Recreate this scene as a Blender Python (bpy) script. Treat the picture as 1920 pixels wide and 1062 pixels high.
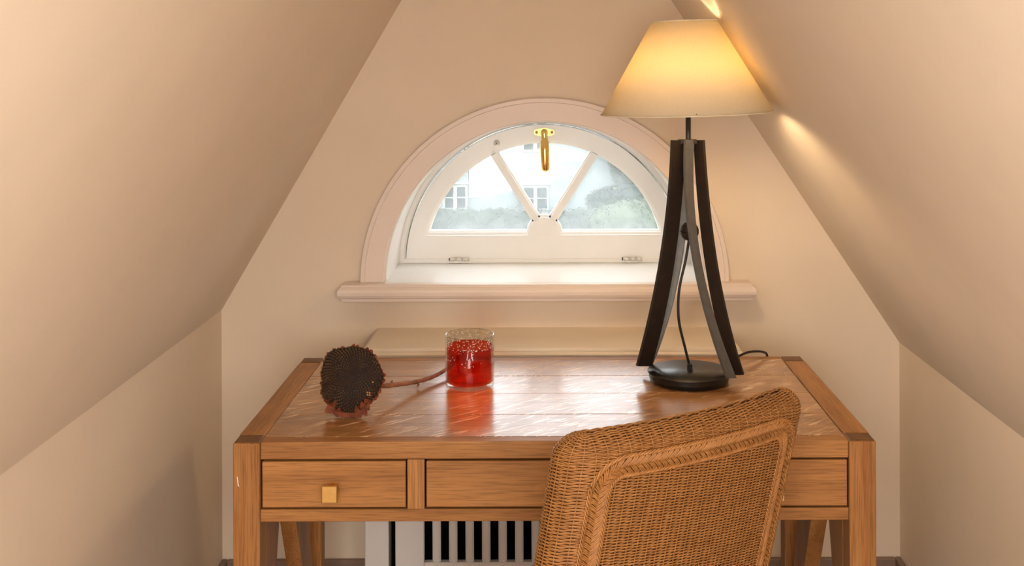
import bpy, bmesh, math, random
import numpy as np
from mathutils import Vector, Matrix
from mathutils.geometry import tessellate_polygon
random.seed(7); rng = np.random.default_rng(7)
for o in list(bpy.data.objects): bpy.data.objects.remove(o)
S = bpy.context.scene
PI = math.pi

# ------------------------------------------------------------------ camera
F = 2062.0; CX = 1020.0; HY = 130.0; CZ = 1.454       # focal length in px, vanishing point, eye height
cd = bpy.data.cameras.new('camera'); cam = bpy.data.objects.new('camera', cd)
S.collection.objects.link(cam); S.camera = cam
cam.location = (0, 0, CZ); cam.rotation_euler = (PI/2, math.radians(0.2), 0)
cd.sensor_fit = 'HORIZONTAL'; cd.sensor_width = 36; cd.lens = 36*F/1920
cd.shift_x = (960-CX)/1920; cd.shift_y = (HY-531)/1920
cd.clip_start = 0.02; cd.clip_end = 300
# ------------------------------------------------------------------ world + lights
w = bpy.data.worlds.new('overcast_sky'); S.world = w; w.use_nodes = True
bg = w.node_tree.nodes['Background']; bg.inputs[0].default_value = (0.93, 0.97, 1.0, 1); bg.inputs[1].default_value = 5.0
def area(name, loc, rot, sx, sy, power, col):
    l = bpy.data.lights.new(name, 'AREA'); l.shape = 'RECTANGLE'; l.size = sx; l.size_y = sy
    l.energy = power; l.color = col
    o = bpy.data.objects.new(name, l); o.location = loc; o.rotation_euler = rot; S.collection.objects.link(o); return o
# area light in an assumed, unseen rear window, added for general room brightness
area('assumed_rear_window_fill', (-0.15, -2.56, 1.25), (PI/2, 0, 0), 1.1, 1.1, 48, (1.0, 0.95, 0.87))
# two unseen roof openings with area lights, added to brighten the facing slopes
area('roof_opening_fill_left', (-0.505, -0.3, 1.50), (0, math.radians(-59.7), 0), 0.62, 0.86, 18, (1.0, 0.95, 0.88))
area('roof_opening_fill_right', (0.487, -0.3, 1.50), (0, math.radians(56.5), 0), 0.62, 0.86, 18, (1.0, 0.95, 0.88))
S.cycles.transparent_max_bounces = 32
vs = S.view_settings; vs.view_transform = 'Standard'; vs.look = 'None'; vs.exposure = 0.24; vs.gamma = 1; vs.use_curve_mapping = False

# ------------------------------------------------------------------ materials
def mat(name):
    m = bpy.data.materials.new(name); m.use_nodes = True
    nt = m.node_tree; return m, nt, nt.nodes['Principled BSDF']
def lk(nt, a, b): nt.links.new(a, b)
def node(nt, t, **kw):
    n = nt.nodes.new(t)
    for k, v in kw.items(): setattr(n, k, v)
    return n
def noise(nt, scale, detail=4, rough=0.5, stretch=(1,1,1), rot=(0,0,0), offset=None):
    tc = node(nt, 'ShaderNodeTexCoord'); mp = node(nt, 'ShaderNodeMapping')
    mp.inputs['Scale'].default_value = stretch; mp.inputs['Rotation'].default_value = rot
    lk(nt, tc.outputs['Object'], mp.inputs['Vector'])
    n = node(nt, 'ShaderNodeTexNoise'); n.inputs['Scale'].default_value = scale
    n.inputs['Detail'].default_value = detail; n.inputs['Roughness'].default_value = rough
    lk(nt, mp.outputs[0], n.inputs['Vector'])
    if offset is not None: lk(nt, offset, mp.inputs['Location'])
    return n
def ramp(nt, src, stops):
    r = node(nt, 'ShaderNodeValToRGB'); e = r.color_ramp.elements
    while len(e) < len(stops): e.new(0.5)
    for q, (p, c) in zip(e, stops):
        q.position = p; q.color = (c, c, c, 1) if isinstance(c, (int, float)) else (*c, 1)
    lk(nt, src, r.inputs[0]); return r
def bump(nt, src, b, strength, dist=0.001):
    n = node(nt, 'ShaderNodeBump'); n.inputs['Strength'].default_value = strength; n.inputs['Distance'].default_value = dist
    lk(nt, src, n.inputs['Height']); lk(nt, n.outputs[0], b.inputs['Normal'])
def plain(name, c, rough=0.5, metal=0.0, spec=0.5, var=0.12, vscale=30, bmp=0.0, bscale=300, coat=0.0):
    m, nt, b = mat(name)
    n = noise(nt, vscale, 5)
    r = ramp(nt, n.outputs['Fac'], [(0.3, tuple(x*(1-var) for x in c)), (0.7, tuple(min(1, x*(1+var)) for x in c))])
    lk(nt, r.outputs[0], b.inputs['Base Color'])
    b.inputs['Roughness'].default_value = rough; b.inputs['Metallic'].default_value = metal
    b.inputs['Specular IOR Level'].default_value = spec; b.inputs['Coat Weight'].default_value = coat
    b.inputs['Coat Roughness'].default_value = 0.2
    if bmp: bump(nt, noise(nt, bscale, 3).outputs['Fac'], b, bmp)
    return m
def wood(name, axis, dark, light, rough=0.42, fleck=0.0, coat=0.0):
    m, nt, b = mat(name)
    oi = node(nt, 'ShaderNodeObjectInfo'); vm = node(nt, 'ShaderNodeVectorMath', operation='SCALE')
    cmb = node(nt, 'ShaderNodeCombineXYZ')
    for i in range(3): lk(nt, oi.outputs['Random'], cmb.inputs[i])
    lk(nt, cmb.outputs[0], vm.inputs[0]); vm.inputs['Scale'].default_value = 37.0
    st = [1.0, 1.0, 1.0]; st[axis] = 0.07
    stf = [1.0, 1.0, 1.0]; stf[axis] = 0.03
    a = noise(nt, 26, 6, 0.62, tuple(st), offset=vm.outputs[0])
    f = noise(nt, 420, 3, 0.6, tuple(stf), offset=vm.outputs[0])
    big = noise(nt, 5, 2, 0.5, tuple(st), offset=vm.outputs[0])
    mid = tuple((x+y)/2 for x, y in zip(dark, light))
    r = ramp(nt, a.outputs['Fac'], [(0.28, dark), (0.5, mid), (0.72, light)])
    rf = ramp(nt, f.outputs['Fac'], [(0.38, 0.58), (0.52, 1.0)])
    mx = node(nt, 'ShaderNodeMix', data_type='RGBA', blend_type='MULTIPLY'); mx.inputs[0].default_value = 0.75
    lk(nt, r.outputs[0], mx.inputs[6]); lk(nt, rf.outputs[0], mx.inputs[7])
    mb = node(nt, 'ShaderNodeMix', data_type='RGBA', blend_type='MULTIPLY'); mb.inputs[0].default_value = 0.6
    rb = ramp(nt, big.outputs['Fac'], [(0.3, 0.72), (0.7, 1.08)])
    lk(nt, mx.outputs[2], mb.inputs[6]); lk(nt, rb.outputs[0], mb.inputs[7])
    col = mb.outputs[2]
    b.inputs['Roughness'].default_value = rough
    hb = f.outputs['Fac']
    if fleck:
        fs = [9.0, 9.0, 9.0]; fs[axis] = 1.5
        tc = node(nt, 'ShaderNodeTexCoord'); ma = node(nt, 'ShaderNodeMapping'); ma.inputs['Rotation'].default_value = (0, 0, math.radians(-38)); lk(nt, tc.outputs['Object'], ma.inputs['Vector']); lk(nt, vm.outputs[0], ma.inputs['Location'])
        mb2 = node(nt, 'ShaderNodeMapping'); mb2.inputs['Scale'].default_value = (18, 170, 20); lk(nt, ma.outputs[0], mb2.inputs['Vector'])
        fl = node(nt, 'ShaderNodeTexNoise'); fl.inputs['Scale'].default_value = 1.0; fl.inputs['Detail'].default_value = 2.0; fl.inputs['Distortion'].default_value = 0.5; lk(nt, mb2.outputs[0], fl.inputs['Vector'])
        rr = ramp(nt, fl.outputs['Fac'], [(0.575, 0.0), (0.60, 1.0)])
        gate = noise(nt, 5, 2); rg = ramp(nt, gate.outputs['Fac'], [(0.36, 0.0), (0.46, 1.0)])
        mm = node(nt, 'ShaderNodeMath', operation='MULTIPLY'); lk(nt, rr.outputs[0], mm.inputs[0]); lk(nt, rg.outputs[0], mm.inputs[1])
        m2 = node(nt, 'ShaderNodeMix', data_type='RGBA'); m2.inputs[7].default_value = (min(1,light[0]*1.55), light[1]*2.1, light[2]*3.6, 1)
        ml = node(nt, 'ShaderNodeMath', operation='MULTIPLY'); ml.inputs[1].default_value = fleck; lk(nt, mm.outputs[0], ml.inputs[0])
        lk(nt, ml.outputs[0], m2.inputs[0]); lk(nt, col, m2.inputs[6]); col = m2.outputs[2]
        rgh = node(nt, 'ShaderNodeMapRange'); rgh.inputs['To Min'].default_value = rough; rgh.inputs['To Max'].default_value = rough*0.6
        lk(nt, mm.outputs[0], rgh.inputs['Value']); lk(nt, rgh.outputs[0], b.inputs['Roughness'])
    lk(nt, col, b.inputs['Base Color'])
    b.inputs['Coat Weight'].default_value = coat; b.inputs['Coat Roughness'].default_value = 0.2; b.inputs['Coat IOR'].default_value = 1.5
    b.inputs['Specular IOR Level'].default_value = 0.3
    bump(nt, hb, b, 0.12, 0.0006)
    return m

WALLC = (0.80, 0.68, 0.555)
M = {}
M['wall'] = plain('cream_plaster', WALLC, 0.85, spec=0.2, var=0.02, vscale=6, bmp=0.25, bscale=420)
M['slope'] = plain('cream_plaster_slope', (0.80, 0.69, 0.575), 0.85, spec=0.2, var=0.02, vscale=6, bmp=0.25, bscale=420)
M['white'] = plain('white_gloss_paint', (0.86, 0.84, 0.82), 0.35, var=0.02, vscale=12, bmp=0.05, bscale=160)
M['casing'] = plain('casing_paint', (0.80, 0.69, 0.63), 0.42, var=0.02, vscale=12)
M['cream'] = plain('cream_paint', (0.80, 0.70, 0.58), 0.45, var=0.02, vscale=12)
M['cover'] = plain('cover_paint', (0.80, 0.76, 0.74), 0.5, var=0.02, vscale=12)
M['black'] = plain('cavity_shade', (0.004, 0.004, 0.004), 0.95, spec=0.0, var=0.1)  # near-black colour standing in for shade inside the cover and drawer gaps
M['base'] = plain('baseboard_paint', (0.25, 0.17, 0.13), 0.5, var=0.1)
M['carpet'] = plain('carpet', (0.35, 0.27, 0.2), 0.95, spec=0.1, var=0.3, vscale=300)
D0, L0 = (0.29, 0.115, 0.032), (0.50, 0.235, 0.078)
M['oak_x'] = wood('oak_grain_across', 0, D0, L0)
M['oak_y'] = wood('oak_grain_deep', 1, D0, L0)
M['oak_z'] = wood('oak_grain_upright', 2, D0, L0)
M['oak_top'] = wood('oak_board', 0, (0.31, 0.130, 0.040), (0.50, 0.245, 0.088), 0.30, fleck=0.9, coat=0.55)
M['oak_end'] = wood('oak_end_grain', 2, (0.12, 0.048, 0.014), (0.22, 0.095, 0.03), 0.45)
M['brass'] = plain('brass', (0.83, 0.52, 0.16), 0.18, metal=1.0, var=0.08, vscale=60)
M['brass_satin'] = plain('satin_brass', (0.72, 0.47, 0.17), 0.36, metal=1.0, var=0.08, vscale=60)
M['steel'] = plain('painted_steel', (0.72, 0.68, 0.63), 0.35, metal=0.3, var=0.15, vscale=90)
M['dark'] = plain('dark_screw', (0.06, 0.045, 0.03), 0.4, metal=0.6)
M['lampwood'] = plain('lamp_dark_brown', (0.020, 0.012, 0.008), 0.5, spec=0.35, var=0.25, vscale=50, bmp=0.12, bscale=600)
M['lampsheendim'] = plain('lamp_dim_sheen', (0.10, 0.10, 0.10), 0.42, spec=0.5, var=0.15, vscale=60)  # brown leg greyed: daylight glancing off its face is painted in
M['lampsheenpale'] = plain('lamp_pale_sheen', (0.27, 0.29, 0.30), 0.4, spec=0.5, var=0.12, vscale=60)  # paler leg copy, with the reflected daylight put into the colour
M['lampbase'] = plain('lamp_base_black', (0.012, 0.011, 0.010), 0.34, spec=0.5, var=0.2, vscale=80, bmp=0.08, bscale=900)
M['silver'] = plain('uplight_blocker', (0.85, 0.83, 0.8), 0.15, metal=1.0, var=0.02)
M['cord'] = plain('black_cord', (0.012, 0.010, 0.009), 0.45)
M['scuff'] = plain('white_scuff', (0.8, 0.76, 0.72), 0.7)
def wicker(name, c0, c1, c2, rough):
    m, nt, b = mat(name)
    n = noise(nt, 55, 5, 0.65); n2 = noise(nt, 900, 2)
    r = ramp(nt, n.outputs['Fac'], [(0.25, c0), (0.5, c1), (0.75, c2)])
    r2 = ramp(nt, n2.outputs['Fac'], [(0.3, 0.72), (0.65, 1.1)])
    mx = node(nt, 'ShaderNodeMix', data_type='RGBA', blend_type='MULTIPLY'); mx.inputs[0].default_value = 1
    lk(nt, r.outputs[0], mx.inputs[6]); lk(nt, r2.outputs[0], mx.inputs[7]); lk(nt, mx.outputs[2], b.inputs['Base Color'])
    b.inputs['Roughness'].default_value = rough; b.inputs['Specular IOR Level'].default_value = 0.45
    return m
M['wicker'] = wicker('wicker_strand', (0.29, 0.115, 0.030), (0.40, 0.175, 0.050), (0.50, 0.235, 0.075), 0.42)
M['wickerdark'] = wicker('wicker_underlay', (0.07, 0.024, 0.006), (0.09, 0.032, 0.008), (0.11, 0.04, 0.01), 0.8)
# lamp shade: cloth that both scatters and passes light
m, nt, b = mat('shade_cloth'); M['shade'] = m
n = noise(nt, 700, 2, stretch=(1, 1, 0.3)); r = ramp(nt, n.outputs['Fac'], [(0.3, (0.80, 0.70, 0.53)), (0.7, (0.88, 0.79, 0.62))])
df = node(nt, 'ShaderNodeBsdfDiffuse'); tr = node(nt, 'ShaderNodeBsdfTranslucent'); ms = node(nt, 'ShaderNodeMixShader'); ms.inputs[0].default_value = 0.26
lk(nt, r.outputs[0], df.inputs[0]); tr.inputs[0].default_value = (0.97, 0.80, 0.46, 1)
lk(nt, df.outputs[0], ms.inputs[1]); lk(nt, tr.outputs[0], ms.inputs[2]); lk(nt, ms.outputs[0], nt.nodes['Material Output'].inputs[0])
M['shadetrim'] = plain('shade_trim', (0.80, 0.70, 0.52), 0.7)
m, nt, b = mat('bulb_glow'); M['bulb'] = m
b.inputs['Base Color'].default_value = (1, 0.9, 0.7, 1); b.inputs['Emission Color'].default_value = (1.0, 0.77, 0.47, 1); b.inputs['Emission Strength'].default_value = 125
# window glass: clear with a film of dirt that catches the daylight
m, nt, b = mat('window_glass'); M['glass'] = m
t = node(nt, 'ShaderNodeBsdfTransparent'); g = node(nt, 'ShaderNodeBsdfGlossy'); g.inputs['Roughness'].default_value = 0.03
tl = node(nt, 'ShaderNodeBsdfTranslucent'); tl.inputs[0].default_value = (0.95, 0.98, 1, 1)
n = noise(nt, 9, 6, 0.7, (1, 1, 2.2), rot=(0, 0.6, 0)); r = ramp(nt, n.outputs['Fac'], [(0.3, 0.06), (0.75, 0.11)])
m1 = node(nt, 'ShaderNodeMixShader'); lk(nt, r.outputs[0], m1.inputs[0]); lk(nt, t.outputs[0], m1.inputs[1]); lk(nt, tl.outputs[0], m1.inputs[2])
m2 = node(nt, 'ShaderNodeMixShader'); m2.inputs[0].default_value = 0.008; lk(nt, m1.outputs[0], m2.inputs[1]); lk(nt, g.outputs[0], m2.inputs[2])
lk(nt, m2.outputs[0], nt.nodes['Material Output'].inputs[0])
# red tumbler glass: each wall tints what passes through, and mirrors at grazing angles
def tumbler(name, c, ior=1.45):
    m, nt, b = mat(name)
    t = node(nt, 'ShaderNodeBsdfTransparent'); n = noise(nt, 90, 4, 0.6)
    r = ramp(nt, n.outputs['Fac'], [(0.3, tuple(x*0.88 for x in c)), (0.7, c)])
    lk(nt, r.outputs[0], t.inputs[0])
    g = node(nt, 'ShaderNodeBsdfGlossy'); g.inputs['Roughness'].default_value = 0.04
    lw = node(nt, 'ShaderNodeLayerWeight'); lw.inputs[0].default_value = 0.5
    fr = node(nt, 'ShaderNodeMath', operation='POWER'); fr.inputs[1].default_value = ior; lk(nt, lw.outputs['Facing'], fr.inputs[0])
    f2 = node(nt, 'ShaderNodeMath', operation='MULTIPLY_ADD'); f2.inputs[1].default_value = 0.6; f2.inputs[2].default_value = 0.03; lk(nt, fr.outputs[0], f2.inputs[0])
    ms = node(nt, 'ShaderNodeMixShader'); lk(nt, f2.outputs[0], ms.inputs[0]); lk(nt, t.outputs[0], ms.inputs[1]); lk(nt, g.outputs[0], ms.inputs[2])
    lk(nt, ms.outputs[0], nt.nodes['Material Output'].inputs[0]); return m
M['clear'] = tumbler('clear_glass', (0.97, 0.96, 0.93), 4.0)
m, nt, b = mat('red_glass_layer'); M['red'] = m
t = node(nt, 'ShaderNodeBsdfTransparent'); n = noise(nt, 70, 5, 0.7); r = ramp(nt, n.outputs['Fac'], [(0.35, (0.93, 0.20, 0.08)), (0.65, (0.99, 0.34, 0.14))]); lk(nt, r.outputs[0], t.inputs[0])
d = node(nt, 'ShaderNodeBsdfTranslucent'); d.inputs[0].default_value = (0.95, 0.05, 0.012, 1)
ms = node(nt, 'ShaderNodeMixShader'); ms.inputs[0].default_value = 0.07; lk(nt, t.outputs[0], ms.inputs[1]); lk(nt, d.outputs[0], ms.inputs[2])
lk(nt, ms.outputs[0], nt.nodes['Material Output'].inputs[0])
M['bubble'] = plain('glass_bubbles', (0.95, 0.94, 0.9), 0.12, spec=0.9, var=0.02)
M['seed'] = wicker('sunflower_seed', (0.035, 0.012, 0.005), (0.085, 0.044, 0.016), (0.17, 0.105, 0.038), 0.6)
M['head'] = plain('sunflower_receptacle', (0.012, 0.003, 0.002), 0.8, var=0.4, vscale=90)
M['bract'] = plain('dried_bract', (0.17, 0.036, 0.009), 0.75, var=0.5, vscale=70, bmp=0.5, bscale=250)
M['seedlight'] = plain('pale_seed', (0.62, 0.27, 0.12), 0.6)
M['stem'] = plain('dried_stem', (0.26, 0.105, 0.055), 0.7, var=0.35, vscale=90, bmp=0.4, bscale=300)
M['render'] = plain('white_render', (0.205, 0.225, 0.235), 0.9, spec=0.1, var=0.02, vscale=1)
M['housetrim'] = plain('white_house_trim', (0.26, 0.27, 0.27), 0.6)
M['render_bright'] = plain('overexposed_render', (0.45, 0.46, 0.46), 0.9)  # lighter copy of the render; the wall's overexposed brightness is in the colour
M['housepane'] = plain('house_pane', (0.035, 0.045, 0.05), 0.5, spec=0.1, var=0.3, vscale=2)
M['thatch'] = plain('thatch', (0.06, 0.064, 0.057), 0.95, var=0.4, vscale=4)
M['hedge'] = plain('hedge_leaf', (0.026, 0.033, 0.026), 0.8, var=0.6, vscale=9)
M['bush'] = plain('bush_leaf', (0.042, 0.056, 0.030), 0.8, var=0.6, vscale=6)
M['bushdark'] = plain('bush_leaf_dark', (0.016, 0.026, 0.022), 0.8, var=0.6, vscale=6)
M['yellow'] = plain('straw_grass', (0.26, 0.24, 0.12), 0.9, var=0.3, vscale=3)
M['bark'] = plain('bark', (0.10, 0.085, 0.07), 0.9, var=0.3, vscale=9)
M['lawn'] = plain('lawn', (0.10, 0.14, 0.05), 0.95, var=0.4, vscale=2)

# ------------------------------------------------------------------ helpers
def link(name, me, m, parent=None, loc=(0, 0, 0), smooth=False):
    if m is not None and not me.materials: me.materials.append(m)
    o = bpy.data.objects.new(name, me); S.collection.objects.link(o); o.location = loc
    if parent is not None:
        o.parent = parent
    if smooth: me.polygons.foreach_set('use_smooth', [True]*len(me.polygons))
    return o
def WORLD(parent):                                  # child whose mesh is in world coordinates under an unrotated empty
    p = Vector((0, 0, 0)); q = parent
    while q is not None: p += Vector(q.location); q = q.parent
    return -p
def part(name, me, m, parent, smooth=False):
    return link(name, me, m, parent, WORLD(parent), smooth)
def tag(o, label, cat, group=None, kind=None):
    o['label'] = label; o['category'] = cat
    if group: o['group'] = group
    if kind: o['kind'] = kind
    return o
def empty(name, loc, rz=0):
    o = bpy.data.objects.new(name, None); S.collection.objects.link(o); o.location = loc; o.rotation_euler = (0, 0, rz)
    o.empty_display_size = 0.1; return o
def mesh(v, f, name='m'):
    me = bpy.data.meshes.new(name); me.from_pydata([tuple(map(float, p)) for p in v], [], f); me.update(); return me
def fix(me):
    bm = bmesh.new(); bm.from_mesh(me); bmesh.ops.recalc_face_normals(bm, faces=bm.faces); bm.to_mesh(me); bm.free(); return me
def box(x0, x1, y0, y1, z0, z1, bev=0.0, seg=1):
    bm = bmesh.new(); bmesh.ops.create_cube(bm, size=1)
    for v in bm.verts: v.co = Vector(((x0+x1)/2+v.co.x*(x1-x0), (y0+y1)/2+v.co.y*(y1-y0), (z0+z1)/2+v.co.z*(z1-z0)))
    if bev: bmesh.ops.bevel(bm, geom=bm.edges[:], offset=bev, segments=seg, affect='EDGES', profile=0.5)
    me = bpy.data.meshes.new('box'); bm.to_mesh(me); bm.free(); return me
def hexa(c):                                         # 8 corners: bottom 4 then top 4
    return fix(mesh(c, [(0,3,2,1), (4,5,6,7), (0,1,5,4), (1,2,6,5), (2,3,7,6), (3,0,4,7)]))
def join(ms):
    bm = bmesh.new()
    for m_ in ms: bm.from_mesh(m_)
    me = bpy.data.meshes.new('j'); bm.to_mesh(me); bm.free(); return me
def lathe(prof, c, n=64, ax='z', close=False):
    v = []; f = []; k = len(prof)
    for i in range(n):
        a = 2*PI*i/n
        for r, h in prof:
            if ax == 'z': v.append((c[0]+r*math.cos(a), c[1]+r*math.sin(a), c[2]+h))
            else: v.append((c[0]+r*math.cos(a), c[1]+h, c[2]+r*math.sin(a)))
    for i in range(n):
        j = (i+1) % n
        for q in range(k if close else k-1):
            p = (q+1) % k
            f.append((i*k+q, j*k+q, j*k+p, i*k+p))
    me = mesh(v, f)
    bm = bmesh.new(); bm.from_mesh(me); bmesh.ops.remove_doubles(bm, verts=bm.verts, dist=1e-6); bmesh.ops.recalc_face_normals(bm, faces=bm.faces); bm.to_mesh(me); bm.free()
    return me
class TB:                                            # collects tubes
    def __init__(s): s.v = []; s.f = []; s.n = 0
    def tube(s, pts, r, sides=5, closed=False, flat=1.0, up=None):
        P = np.asarray(pts, float); n = len(P); R = np.full(n, r) if np.isscalar(r) else np.asarray(r, float)
        if closed: T = np.roll(P, -1, 0)-np.roll(P, 1, 0)
        else: T = np.gradient(P, axis=0)
        T /= np.linalg.norm(T, axis=1)[:, None]+1e-12
        if up is None:
            up = np.array([0, 0, 1.0]) if abs(T[:, 2]).mean() < 0.8 else np.array([0, 1.0, 0])
        U = np.asarray(up, float); U = np.broadcast_to(U, P.shape)
        A = np.cross(T, U); A /= np.linalg.norm(A, axis=1)[:, None]+1e-12
        B = np.cross(A, T)
        an = np.arange(sides)*2*PI/sides
        ring = P[:, None]+R[:, None, None]*(np.cos(an)[None, :, None]*A[:, None]+flat*np.sin(an)[None, :, None]*B[:, None])
        s.v.append(ring.reshape(-1, 3)); b = s.n
        i = np.arange(n if closed else n-1); j = (i+1) % n; q = np.arange(sides); p = (q+1) % sides
        I, Q = np.meshgrid(i, q, indexing='ij'); J, P2 = np.meshgrid(j, p, indexing='ij')
        s.f.append(np.stack([b+I*sides+Q, b+J*sides+Q, b+J*sides+P2, b+I*sides+P2], -1).reshape(-1, 4))
        s.n += n*sides
        if not closed:
            s.caps = getattr(s, 'caps', []); s.caps += [tuple(range(b+sides-1, b-1, -1)), tuple(range(b+(n-1)*sides, b+n*sides))]
        return s
    def build(s):
        v = np.concatenate(s.v); f = np.concatenate(s.f)
        caps = getattr(s, 'caps', [])
        me = bpy.data.meshes.new('tubes'); me.vertices.add(len(v)); me.vertices.foreach_set('co', v.ravel())
        cl = [i for c in caps for i in c]; cs = [len(c) for c in caps]
        li = np.concatenate([f.ravel(), np.array(cl, int)]); sz = np.concatenate([np.full(len(f), 4), np.array(cs, int)]).astype(int)
        me.loops.add(len(li)); me.loops.foreach_set('vertex_index', li)
        me.polygons.add(len(sz)); me.polygons.foreach_set('loop_start', np.concatenate([[0], np.cumsum(sz)[:-1]]))
        me.polygons.foreach_set('use_smooth', np.ones(len(sz), bool)); me.update(); me.validate(); return me
def smoothpath(pts, n=12):                           # Catmull-Rom
    P = [np.array(p, float) for p in pts]; P = [2*P[0]-P[1]]+P+[2*P[-1]-P[-2]]; out = []
    for i in range(1, len(P)-2):
        for k in range(n):
            t = k/n; a, b, c, d = P[i-1], P[i], P[i+1], P[i+2]
            out.append(0.5*((2*b)+(-a+c)*t+(2*a-5*b+4*c-d)*t*t+(-a+3*b-3*c+d)*t**3))
    out.append(P[-2]); return np.array(out)
def prism_xz(outer, holes, y0, y1):                   # polygon in X-Z with holes, extruded along Y
    loops = [outer]+holes
    tri = tessellate_polygon([[Vector((p[0], p[1], 0)) for p in l] for l in loops])
    flat = [p for l in loops for p in l]; n = len(flat)
    v = [(p[0], y0, p[1]) for p in flat]+[(p[0], y1, p[1]) for p in flat]
    f = [tuple(t) for t in tri]+[tuple(n+i for i in reversed(t)) for t in tri]
    b = 0
    for l in loops:
        k = len(l)
        for i in range(k): j = (i+1) % k; f.append((b+i, b+j, n+b+j, n+b+i))
        b += k
    return fix(mesh(v, f))
def arc(cx, cz, r, a0, a1, n): return [(cx+r*math.cos(a0+(a1-a0)*i/n), cz+r*math.sin(a0+(a1-a0)*i/n)) for i in range(n+1)]
def sweep_arch(prof, cz, n=72):                      # profile (radius, y) swept over the half circle
    v = []; f = []; k = len(prof)
    for i in range(n+1):
        a = PI*i/n
        for r, y in prof: v.append((r*math.cos(a), y, cz+r*math.sin(a)))
    for i in range(n):
        for q in range(k): p = (q+1) % k; f.append((i*k+q, (i+1)*k+q, (i+1)*k+p, i*k+p))
    f += [tuple(range(k)), tuple(n*k+q for q in range(k))]
    return fix(mesh(v, f))
def ledge(x0, x1, yf, yb, prof):                     # moulded shelf: profile of (inset, z), mitred returns at both ends
    v = []; f = []
    for d, z in prof: v += [(x0+d, yf+d, z), (x1-d, yf+d, z), (x1-d, yb, z), (x0+d, yb, z)]
    k = len(prof)
    for i in range(k-1):
        for q in range(4): p = (q+1) % 4; f.append((i*4+q, i*4+p, (i+1)*4+p, (i+1)*4+q))
    f += [(0, 1, 2, 3), tuple((k-1)*4+q for q in range(4))]
    return fix(mesh(v, f))
def px(x, y, Y): return np.array([(x-CX)*Y/F, Y, CZ-(y-HY)*Y/F])

# ------------------------------------------------------------------ room shell
YW = 2.97; YR = -2.6
XL, ZL = -0.873, 0.806; XR, ZR = 0.957, 0.712
ZA = 2.10                                            # flat strip of ceiling at the top
def slopeL(z): return XL+(z-ZL)*0.487/0.833
def slopeR(z): return XR-(z-ZR)*0.6095/0.922
def struct(name, me, m, label, cat, smooth=False):
    o = link(name, me, m, None, (0, 0, 0), smooth); o['kind'] = 'structure'; o['label'] = label; o['category'] = cat; return o
struct('floor', box(-3.0, 3.0, YR-0.1, YW, -0.1, 0.0), M['carpet'], 'beige carpet floor under the oak desk', 'floor')
RV = 0.429; ZC = 0.884
pent = [(XL, 0.0), (XR, 0.0), (XR, ZR), (slopeR(ZA), ZA), (slopeL(ZA), ZA), (XL, ZL)]
pentb = [(XL-0.1, -0.1), (XR+0.1, -0.1), (XR+0.1, ZR), (slopeR(ZA+.1)+0.1, ZA+.1), (slopeL(ZA+.1)-0.1, ZA+.1), (XL-0.1, ZL)]
hole = arc(0, ZC, RV, 0, PI, 72)
struct('wall_back', prism_xz(pentb, [hole], YW, YW+0.31), M['wall'], 'cream gable wall around the half-round window', 'wall')
def wallx(name, x, zt, s, label):
    return struct(name, box(min(x, x+s*0.1), max(x, x+s*0.1), YR-.1, YW+0.0, -0.1, zt), M['wall'], label, 'wall')
wallx('wall_left', XL, ZL, -1, 'low cream knee wall left of the desk')
wallx('wall_right', XR, ZR, 1, 'low cream knee wall right of the desk')
def slope(name, x0, z0, x1, z1, s, label):
    nx, nz = s*(z1-z0), (x0-x1)*s; l = math.hypot(nx, nz); nx, nz = 0.1*nx/l, 0.1*nz/l
    if nz < 0: nx, nz = -nx, -nz
    def slab(ya, yb, ta, tb):
        a0, c0, a1, c1 = x0+(x1-x0)*ta, z0+(z1-z0)*ta, x0+(x1-x0)*tb, z0+(z1-z0)*tb
        return hexa([(a0, ya, c0), (a0, yb, c0), (a0+nx, yb, c0+nz), (a0+nx, ya, c0+nz), (a1, ya, c1), (a1, yb, c1), (a1+nx, yb, c1+nz), (a1+nx, ya, c1+nz)])
    tw = [(1.50+d_-z0)/(z1-z0) for d_ in (-.28, .28)]      # unseen opening added for the roof fill light
    me = join([slab(YR, -.75, 0, 1), slab(-.75, .15, 0, tw[0]), slab(-.75, .15, tw[1], 1), slab(.15, YW, 0, 1)])
    return struct(name, me, M['slope'], label, 'ceiling')
slope('ceiling_left', XL, ZL, slopeL(ZA), ZA, -1, 'steep sloping cream ceiling left of the window')
slope('ceiling_right', XR, ZR, slopeR(ZA), ZA, 1, 'steep sloping cream ceiling beside the lamp')
struct('ceiling', box(slopeL(ZA)-.12, slopeR(ZA)+.12, YR-.1, YW, ZA, ZA+.1), M['slope'], 'narrow flat cream ceiling strip at the ridge', 'ceiling')
rear = prism_xz(pentb, [[(-0.75, 0.66), (0.45, 0.66), (0.45, 1.84), (-0.75, 1.84)][::1]], YR-0.12, YR)  # hole is an unseen window opening, assumed to hold the rear fill light
struct('wall_rear', rear, M['wall'], 'cream wall with an assumed, unseen window behind the camera', 'wall')
def skirting(name, me, label): return struct(name, me, M['base'], label, 'baseboard')
ZB = 0.135
skirting('baseboard_back', box(XL+.015, XR-.015, YW-.016, YW-.0002, 0.0, ZB, .003), 'brown skirting board along the gable wall under the desk')
skirting('baseboard_left', box(XL+.0002, XL+.015, YR, YW-.0002, 0.0, ZB, .003), 'brown skirting board at the foot of left knee wall')
skirting('baseboard_right', box(XR-.015, XR-.0002, YR, YW-.0002, 0.0, ZB, .003), 'brown skirting board at the foot of right knee wall')

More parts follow.
